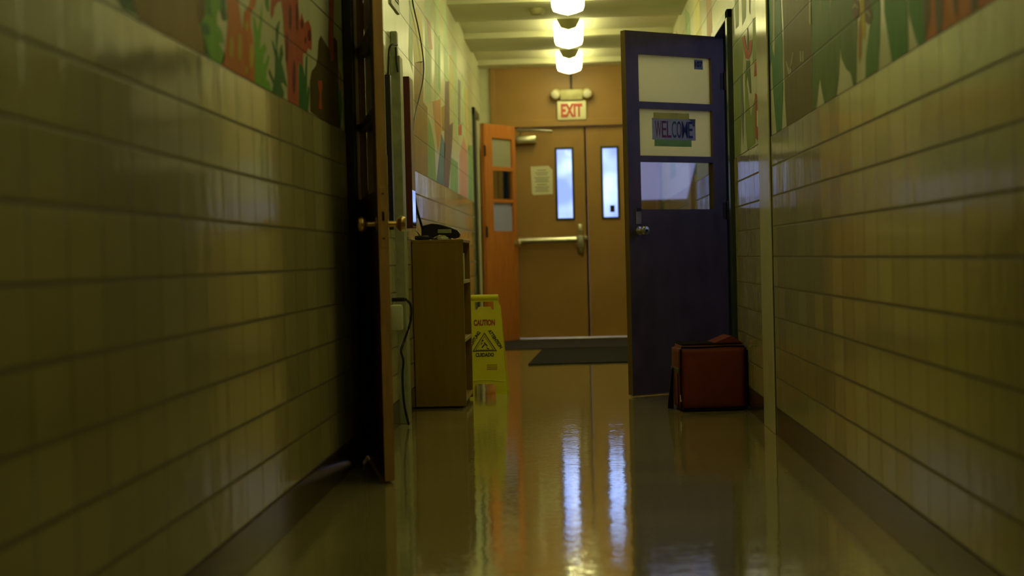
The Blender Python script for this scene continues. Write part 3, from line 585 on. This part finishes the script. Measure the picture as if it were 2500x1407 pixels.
# exit sign with emergency lamps
ex = empty('exit_sign', (.013, YE - .005, 0)); tag(ex, 'EXIT sign with twin emergency lamps above the brown doors', 'exit sign')
b = newbm(); box(b, (-.145, -.055, 2.19), (.146, 0, 2.385), .012); obj('sign_face', b, M['exit_face'], ex, smooth=True)
text('lettering', 'EXIT', M['exit_red'], ex, .15, Matrix.Translation((0, -.057, 2.285)) @ Matrix.Rotation(PI / 2, 4, 'X'), .215, .135, .002)
b = newbm(); box(b, (-.115, -.085, 2.385), (.115, 0, 2.495), .02); obj('battery_housing', b, M['exit_body'], ex, smooth=True)
for s_ in (-1, 1):
    b = newbm(); lathe(b, [(.02, -.05), (.045, -.03), (.05, .0), (.05, .02), (.044, .028)], (s_ * .155, -.075, 2.45), (s_ * .25, -1, -.35)); h = obj('lamp_head', b, M['exit_body'], ex, smooth=True)
    b = newbm(); lathe(b, [(.042, 0), (.036, .01), (.015, .016), (.003, .017)], Vector((s_ * .155, -.075, 2.45)) + Vector((s_ * .25, -1, -.35)).normalized() * .026, (s_ * .25, -1, -.35)); obj('lens', b, M['lens'], h, smooth=True)
b = newbm(); box(b, (-.012, -.02, 2.50), (.012, -.003, CEIL - .05)); obj('conduit', b, M['brown_dark'], ex)
# ------------------------------------------------------------------ floor mats
b = newbm(); prism(b, [(-.37, 11.6), (.55, 11.66), (.62, 13.5), (-.30, 13.45)], [], lambda a, c, t: Vector((a, c, t)), 0, .010); tag(obj('floor_mat', b, M['mat_near']), 'near charcoal floor mat, left edge ending mid corridor', 'floor mat')
b = newbm(); prism(b, [(-.72, 13.62), (.80, 13.62), (.80, 15.12), (-.70, 15.12)], [], lambda a, c, t: Vector((a, c, t)), .0, .008); tag(obj('floor_mat', b, M['mat_far']), 'dark grey floor mat against the exit doors', 'floor mat')
# ------------------------------------------------------------------ bookcase
bc = empty('bookcase', (-.757, 8.37, 0)); tag(bc, 'low brown wooden bookcase standing against the left wall', 'bookcase')
W_, D_, H_ = .29, .56, .938; x0, x1 = -.138, W_ / 2 - .002
for y, nm in ((0, 'side_panel'), (D_ - .02, 'side_panel')):
    b = newbm(); box(b, (x0, y, .012), (x1, y + .02, H_ - .018), .0015); obj(nm, b, M['case_wood'], bc)
b = newbm(); box(b, (x0, 0, H_ - .018), (x1 + .004, D_, H_), .003); obj('top_board', b, M['case_wood'], bc)
b = newbm(); box(b, (x0, .02, .03), (x0 + .008, D_ - .02, H_ - .018)); obj('back_panel', b, M['case_wood'], bc)
for z in (.045, .375, .70):
    b = newbm(); box(b, (x0 + .008, .02, z - .01), (x1 - .004, D_ - .02, z + .01), .001); box(b, (x1 - .004, .02, z - .01), (x1, D_ - .02, z + .01), .001, mi=1); obj('shelf', b, [M['case_wood'], M['case_edge']], bc)
b = newbm(); box(b, (x0 + .01, .02, 0), (x1 - .02, D_ - .02, .035)); obj('plinth', b, M['brown_dark'], bc)
b = newbm(); box(b, (-.81, 8.44, .7105), (-.612, 8.462, .86), .003); tag(obj('folder', b, M['paper']), 'white folder standing on the upper shelf of the bookcase', 'folder')
# device on top of the bookcase
hs = empty('handheld_device', (-.735, 8.52, .939)); tag(hs, 'black corded handheld device lying on top of the bookcase', 'device')
b = newbm(); prof = [(-.118, .004), (-.118, .062), (-.108, .082), (-.06, .092), (-.01, .086), (.05, .068), (.085, .052), (.10, .030), (.094, .010), (.07, .004), (.045, .008), (.015, .024), (-.02, .028), (-.05, .014), (-.07, .004)]
prism(b, prof, [], lambda a, c, t: Vector((a, t, c)), -.035, .035); bmesh.ops.bevel(b, geom=[e for e in b.edges if abs((e.verts[0].co - e.verts[1].co).y) < .001 and len(e.link_faces) == 2 and any(abs(f.normal.y) < .5 for f in e.link_faces) and any(abs(f.normal.y) > .5 for f in e.link_faces)], offset=.009, segments=3, affect='EDGES') if False else None
o = obj('body', b, M['black'], hs, smooth=True); md = o.modifiers.new('bevel', 'BEVEL'); md.width = .012; md.segments = 3; md.limit_method = 'ANGLE'; md.angle_limit = math.radians(50)
b = newbm(); box(b, (-.025, -.039, .036), (.052, -.034, .058), .002); obj('display', b, M['grey_green'], hs)
b = newbm(); lathe(b, [(.0, 0), (.045, 0), (.046, .006), (.035, .02), (.0, .024)], (.0, .0, 0), (0, 0, 1)); obj('base_pad', b, M['switch'], hs, smooth=True)
b = newbm(); box(b, (-.884, 8.40, .939), (-.80, 8.50, .965), .01); tube(b, [(-.81, 8.45, .95), (-.785, 8.42, .945), (-.76, 8.43, .944)], .006); tag(obj('power_adapter', b, M['black'], smooth=True), 'black power adapter at the left end of the bookcase top', 'power adapter')
b = newbm(); tube(b, [(-.888, 8.55, 2.72), (-.888, 8.60, 2.45), (-.888, 8.68, 2.31), (-.888, 8.95, 2.21), (-.888, 9.18, 2.10), (-.888, 9.25, 2.0), (-.888, 9.15, 1.9), (-.888, 8.92, 1.78), (-.888, 8.6, 1.62), (-.882, 8.42, 1.45)], .0045)
tube(b, [(-.882, 8.42, 1.45), (-.875, 8.34, 1.25), (-.865, 8.38, 1.12), (-.85, 8.46, 1.03), (-.845, 8.5, .995)], .007)
tag(obj('cable', b, M['black'], smooth=True), 'black cable drooping down the left wall to the bookcase', 'cable')
b = newbm(); tube(b, [(-.895, 8.5, 1.20), (-.895, 8.62, 1.14), (-.895, 8.64, 1.06), (-.89, 8.55, 1.0), (-.87, 8.47, .98), (-.85, 8.43, .953)], .0035); tag(obj('cord', b, M['black'], smooth=True), 'thin looping black cord on tiles above the bookcase', 'cord')
# ------------------------------------------------------------------ left wall fittings
gc = empty('metal_channel', (0, 0, 0)); tag(gc, 'tall grey green metal channel running down the left wall to the floor', 'channel')
b = newbm(); box(b, (XL, 7.62, 0), (-.852, 7.75, 1.86), .004); obj('lower_cover', b, M['grey_green'], gc)
b = newbm(); box(b, (XL, 7.66, 1.86), (-.868, 7.72, 1.99), .006); obj('upper_stub', b, M['grey_green'], gc)
b = newbm(); tube(b, [(-.90, 7.50, 1.7), (-.892, 7.50, 1.86), (-.88, 7.52, 1.90), (-.862, 7.60, 1.91)], .005); tube(b, [(-.87, 7.615, 1.90), (-.868, 7.612, 1.82), (-.862, 7.612, 1.775)], .005); obj('wire', b, M['black'], gc, smooth=True)
b = newbm(); box(b, (XL, 7.40, .98), (-.878, 7.47, 1.74), .004); tag(obj('conduit', b, M['black']), 'black vertical conduit on left wall beside the grey channel', 'conduit')
sb = empty('junction_box', (0, 0, 0)); tag(sb, 'small pale box low on the left wall beside the grey channel', 'box')
b = newbm(); box(b, (XL, 7.36, .485), (-.845, 7.43, .612), .012); obj('cover', b, M['switch'], sb, smooth=True)
b = newbm(); box(b, (XL, 7.42, .625), (-.835, 7.48, .645), .004); obj('plug', b, M['black'], sb)
b = newbm(); tube(b, [(-.835, 7.46, .635), (-.815, 7.5, .60), (-.82, 7.5, .52), (-.85, 7.48, .43), (-.865, 7.46, .38), (-.855, 7.46, .33), (-.862, 7.46, .25), (-.858, 7.47, .12), (-.84, 7.49, .01)], .006); obj('power_cord', b, M['black'], sb, smooth=True)
cs = empty('display_case', (0, 0, 0)); tag(cs, 'maroon framed glass case on the left wall above the bookcase', 'display case')
b = newbm(); box(b, (XL, 8.0, 1.0), (-.848, 8.012, 1.80), .002); box(b, (XL, 8.17, 1.0), (-.848, 8.182, 1.80), .002); box(b, (XL, 8.0, 1.79), (-.848, 8.18, 1.80), .002); box(b, (XL, 8.0, 1.0), (-.848, 8.18, 1.012), .002); obj('frame', b, M['maroon'], cs)
b = newbm(); box(b, (-.852, 8.012, 1.20), (-.846, 8.17, 1.79)); obj('upper_panel', b, M['pinkish'], cs)
b = newbm(); box(b, (-.852, 8.012, 1.012), (-.847, 8.17, 1.20)); obj('glass_front', b, M['glass_mirror'], cs)
b = newbm(); box(b, (XL, 8.012, 1.012), (-.89, 8.17, 1.79)); obj('back', b, M['brown_dark'], cs)
vt = empty('vent_grille', (0, 0, 0)); tag(vt, 'small slatted vent grille high on the left wall', 'vent')
b = newbm(); prism(b, rect(7.66, 2.13, 8.03, 2.36), [rect(7.70, 2.17, 7.99, 2.32)], lambda a, c, t: Vector((t, a, c)), XL, XL + .012); obj('frame', b, M['vent'], vt)
b = newbm(); box(b, (XL, 7.70, 2.17), (XL + .002, 7.99, 2.32)); obj('opening', b, M['dark_frame'], vt)
for i in range(5):
    b = newbm(); box(b, (XL + .002, 7.70, 2.185 + i * .028), (XL + .009, 7.99, 2.193 + i * .028)); obj('slat', b, M['vent'], vt)
# ------------------------------------------------------------------ caution sign
cg = empty('caution_sign', (-.557, 9.17, 0)); tag(cg, 'yellow folding wet floor caution sign beside the bookcase', 'caution sign')
TILT = .12; SH = .598
def sp(a, c, t): return Vector((a, c / SH * TILT - t, c))
def sign_panel(nm, flip):
    hole = [(-.058, .505), (-.048, .525), (-.058, .545), (-.058, .562), (.058, .562), (.058, .525), (.048, .525), (.040, .505)][::-1]
    hole = [(-.058, .562), (.058, .562), (.058, .512), (.046, .512), (.036, .530), (-.036, .530), (-.046, .512), (-.058, .512)]
    out = [(-.134, 0), (-.064, 0), (-.066, .05), (-.052, .066), (.052, .066), (.066, .05), (.064, 0), (.134, 0), (.1, .53), (.088, .555), (.086, .585), (-.086, .585), (-.088, .555), (-.1, .53)]
    b = newbm(); prism(b, out, [hole], lambda a, c, t: sp(a, c, t) if not flip else Vector((a, 2 * TILT - sp(a, c, t).y, c)), 0, .007)
    o = obj(nm, b, M['yellow_plastic'], cg); return o
fp = sign_panel('front_panel', False); sign_panel('rear_panel', True)
b = newbm(); cyl(b, (-.087, TILT, .585), (.087, TILT, .585), .020, seg=20); tag(obj('hinge_top', b, M['yellow_plastic'], cg, smooth=True))
b = newbm(); pts = [(-.12, .078), (-.06, .086), (0, .09), (.06, .086), (.12, .078)]
tube(b, [sp(a, c, .008) for a, c in pts], .003, 6); obj('moulded_rib', b, M['yellow_plastic'], cg, smooth=True)
ang = math.atan2(TILT, SH)
def sm(a, c, off, rz=0): return Matrix.Translation(sp(a, c, off)) @ Matrix.Rotation(PI / 2 - ang, 4, 'X') @ Matrix.Rotation(rz, 4, 'Z')
text('lettering', 'CAUTION', M['red_ink'], cg, .05, sm(0, .435, .0078), .130, .038)
def tri(s0, s1, cz):
    o_, i_ = [], []
    for (x, z) in ((0, .072), (-.075, -.042), (.075, -.042)):
        o_.append((x * s0, cz + z * s0)); i_.append((x * s1, cz + z * s1))
    b = newbm(); prism(b, o_, [i_], sp, .0072, .0086); return b
obj('triangle_mark', tri(1.0, .88, .303), M['black_ink'], cg); obj('triangle_mark', tri(.76, .70, .300), M['black_ink'], cg)
b = newbm()
for q in ([(-.02, .285), (-.004, .305), (.002, .300), (-.014, .281)], [(-.006, .312), (.014, .290), (.020, .294), (0, .317)], [(.010, .28), (.026, .272), (.028, .277), (.013, .286)], [(-.016, .316), (-.024, .302), (-.02, .30), (-.011, .313)]):
    prism(b, q, [], sp, .0072, .0086)
prism(b, [(-.012 + .006 * math.cos(k), .326 + .006 * math.sin(k)) for k in [i * PI / 4 for i in range(8)]], [], sp, .0072, .0086); obj('falling_figure', b, M['black_ink'], cg)
th = math.atan2(.114, .075)
text('lettering', 'ACHTUNG', M['black_ink'], cg, .03, sm(-.062, .334, .0078, th), .112, .022)
text('lettering', 'ATTENTION', M['black_ink'], cg, .03, sm(.066, .334, .0078, -th), .135, .022)
text('lettering', 'CUIDADO', M['black_ink'], cg, .03, sm(0, .240, .0078), .112, .024)
b = newbm(); box(b, (.01, -.0, 0), (.01, 0, 0)) if False else None
for i in range(3): prism(b, rect(.012, .150 + i * .012, .075, .157 + i * .012), [], sp, .0072, .008)
obj('small_print', b, M['faint_ink'], cg)
b = newbm(); prism(b, [(.100 + .014 * math.cos(k * PI / 8), .042 + .014 * math.sin(k * PI / 8)) for k in range(16)], [], sp, .007, .0095); obj('moulded_disc', b, M['yellow_plastic'], cg)
# ------------------------------------------------------------------ red insulated bag
bgm = empty('delivery_bag', (.702, 8.07, 0), math.radians(5)); tag(bgm, 'red insulated bag with black piping on the floor by the purple door', 'bag')
hw, hd, hh = .178, .14, .345
def soft_box(w, d, z0, z1, seed=0, sub=14, bulge=.012):
    b = newbm(); box(b, (-w, -d, z0), (w, d, z1)); bmesh.ops.bevel(b, geom=b.edges[:], offset=.018, segments=3, affect='EDGES')
    bmesh.ops.subdivide_edges(b, edges=[e for e in b.edges if e.calc_length() > .05], cuts=sub, use_grid_fill=True)
    for v in b.verts:
        x, y, z = v.co; zz = (z - z0) / (z1 - z0); kx = 1 - (x / w) ** 2; ky = 1 - (y / d) ** 2; kz = max(0, 1 - (2 * zz - 1) ** 2)
        wr = math.sin(x * 38 + z * 30 + seed) * .3 + math.sin(x * 19 - z * 45 + 1.7 + seed) * .4 + math.sin((x - z) * 60) * .15
        if abs(abs(y) - d) < .004: v.co.y += math.copysign((bulge * kx * kz) + .0022 * wr * kx * kz, y)
        if abs(abs(x) - w) < .004: v.co.x += math.copysign(bulge * .5 * ky * kz + .0015 * wr * ky * kz, x)
    return b
obj('body', soft_box(hw, hd, .004, hh), M['bag_red'], bgm, smooth='full')
def loop(pts, r, nm, m=M['bag_dark']):
    b = newbm(); tube(b, pts, r, 8); return obj(nm, b, m, bgm, smooth=True)
e_ = .012
for sx in (-1, 1):
    loop([(sx * (hw - .006), -hd + .002, .012), (sx * (hw - .004), -hd - .002, .17), (sx * (hw - .008), -hd + .004, hh - .016)], .0048, 'piping')
loop([(-hw + .01, -hd + .006, hh - .008), (-.06, -hd + .002, hh - .010), (.08, -hd + .002, hh - .006), (hw - .012, -hd + .006, hh - .010)], .005, 'piping')
loop([(-hw + .01, -hd + .004, .012), (0, -hd - .001, .009), (hw - .01, -hd + .004, .012)], .005, 'piping')
# black zip opening and dark right side
b = newbm(); box(b, (-hw + .02, -hd + .02, hh - .008), (hw - .02, hd - .01, hh + .010), .008); obj('lid_binding', b, M['bag_dark'], bgm, smooth=True)
b = newbm(); prism(b, [(-.01, .0), (.09, .040), (.105, .044), (.125, .034), (.172, .002)], [], lambda a, c, t: Vector((a, t, hh + c)), -.10, .11); o = obj('raised_flap', b, M['bag_red'], bgm, smooth=True)
b = newbm(); box(b, (hw - .002, -hd + .006, .02), (hw + .008, hd - .02, hh - .03), .005); obj('side_pocket', b, M['bag_dark'], bgm, smooth=True)
b = newbm(); box(b, (-hw - .007, -hd + .006, .205), (-hw + .002, hd - .01, .228), .003); obj('side_strap', b, M['webbing'], bgm)
b = newbm(); box(b, (-hw - .006, -hd + .04, .02), (-hw + .001, -hd + .052, .20), .002); obj('side_binding', b, M['bag_dark'], bgm)
b = newbm(); prism(b, [(-hw - .005, .222), (-hw - .014, .215), (-hw - .034, .06), (-hw - .040, .005), (-hw - .010, .003), (-hw - .010, .06), (-hw - .008, .18)], [], lambda a, c, t: Vector((a, t, c)), .03, .05); obj('shoulder_strap', b, M['bag_dark'], bgm)
b = newbm(); box(b, (-hw - .002, -hd - .004, .055), (-hw + .007, -hd - .0015, .092)); obj('tag', b, M['paper'], bgm)
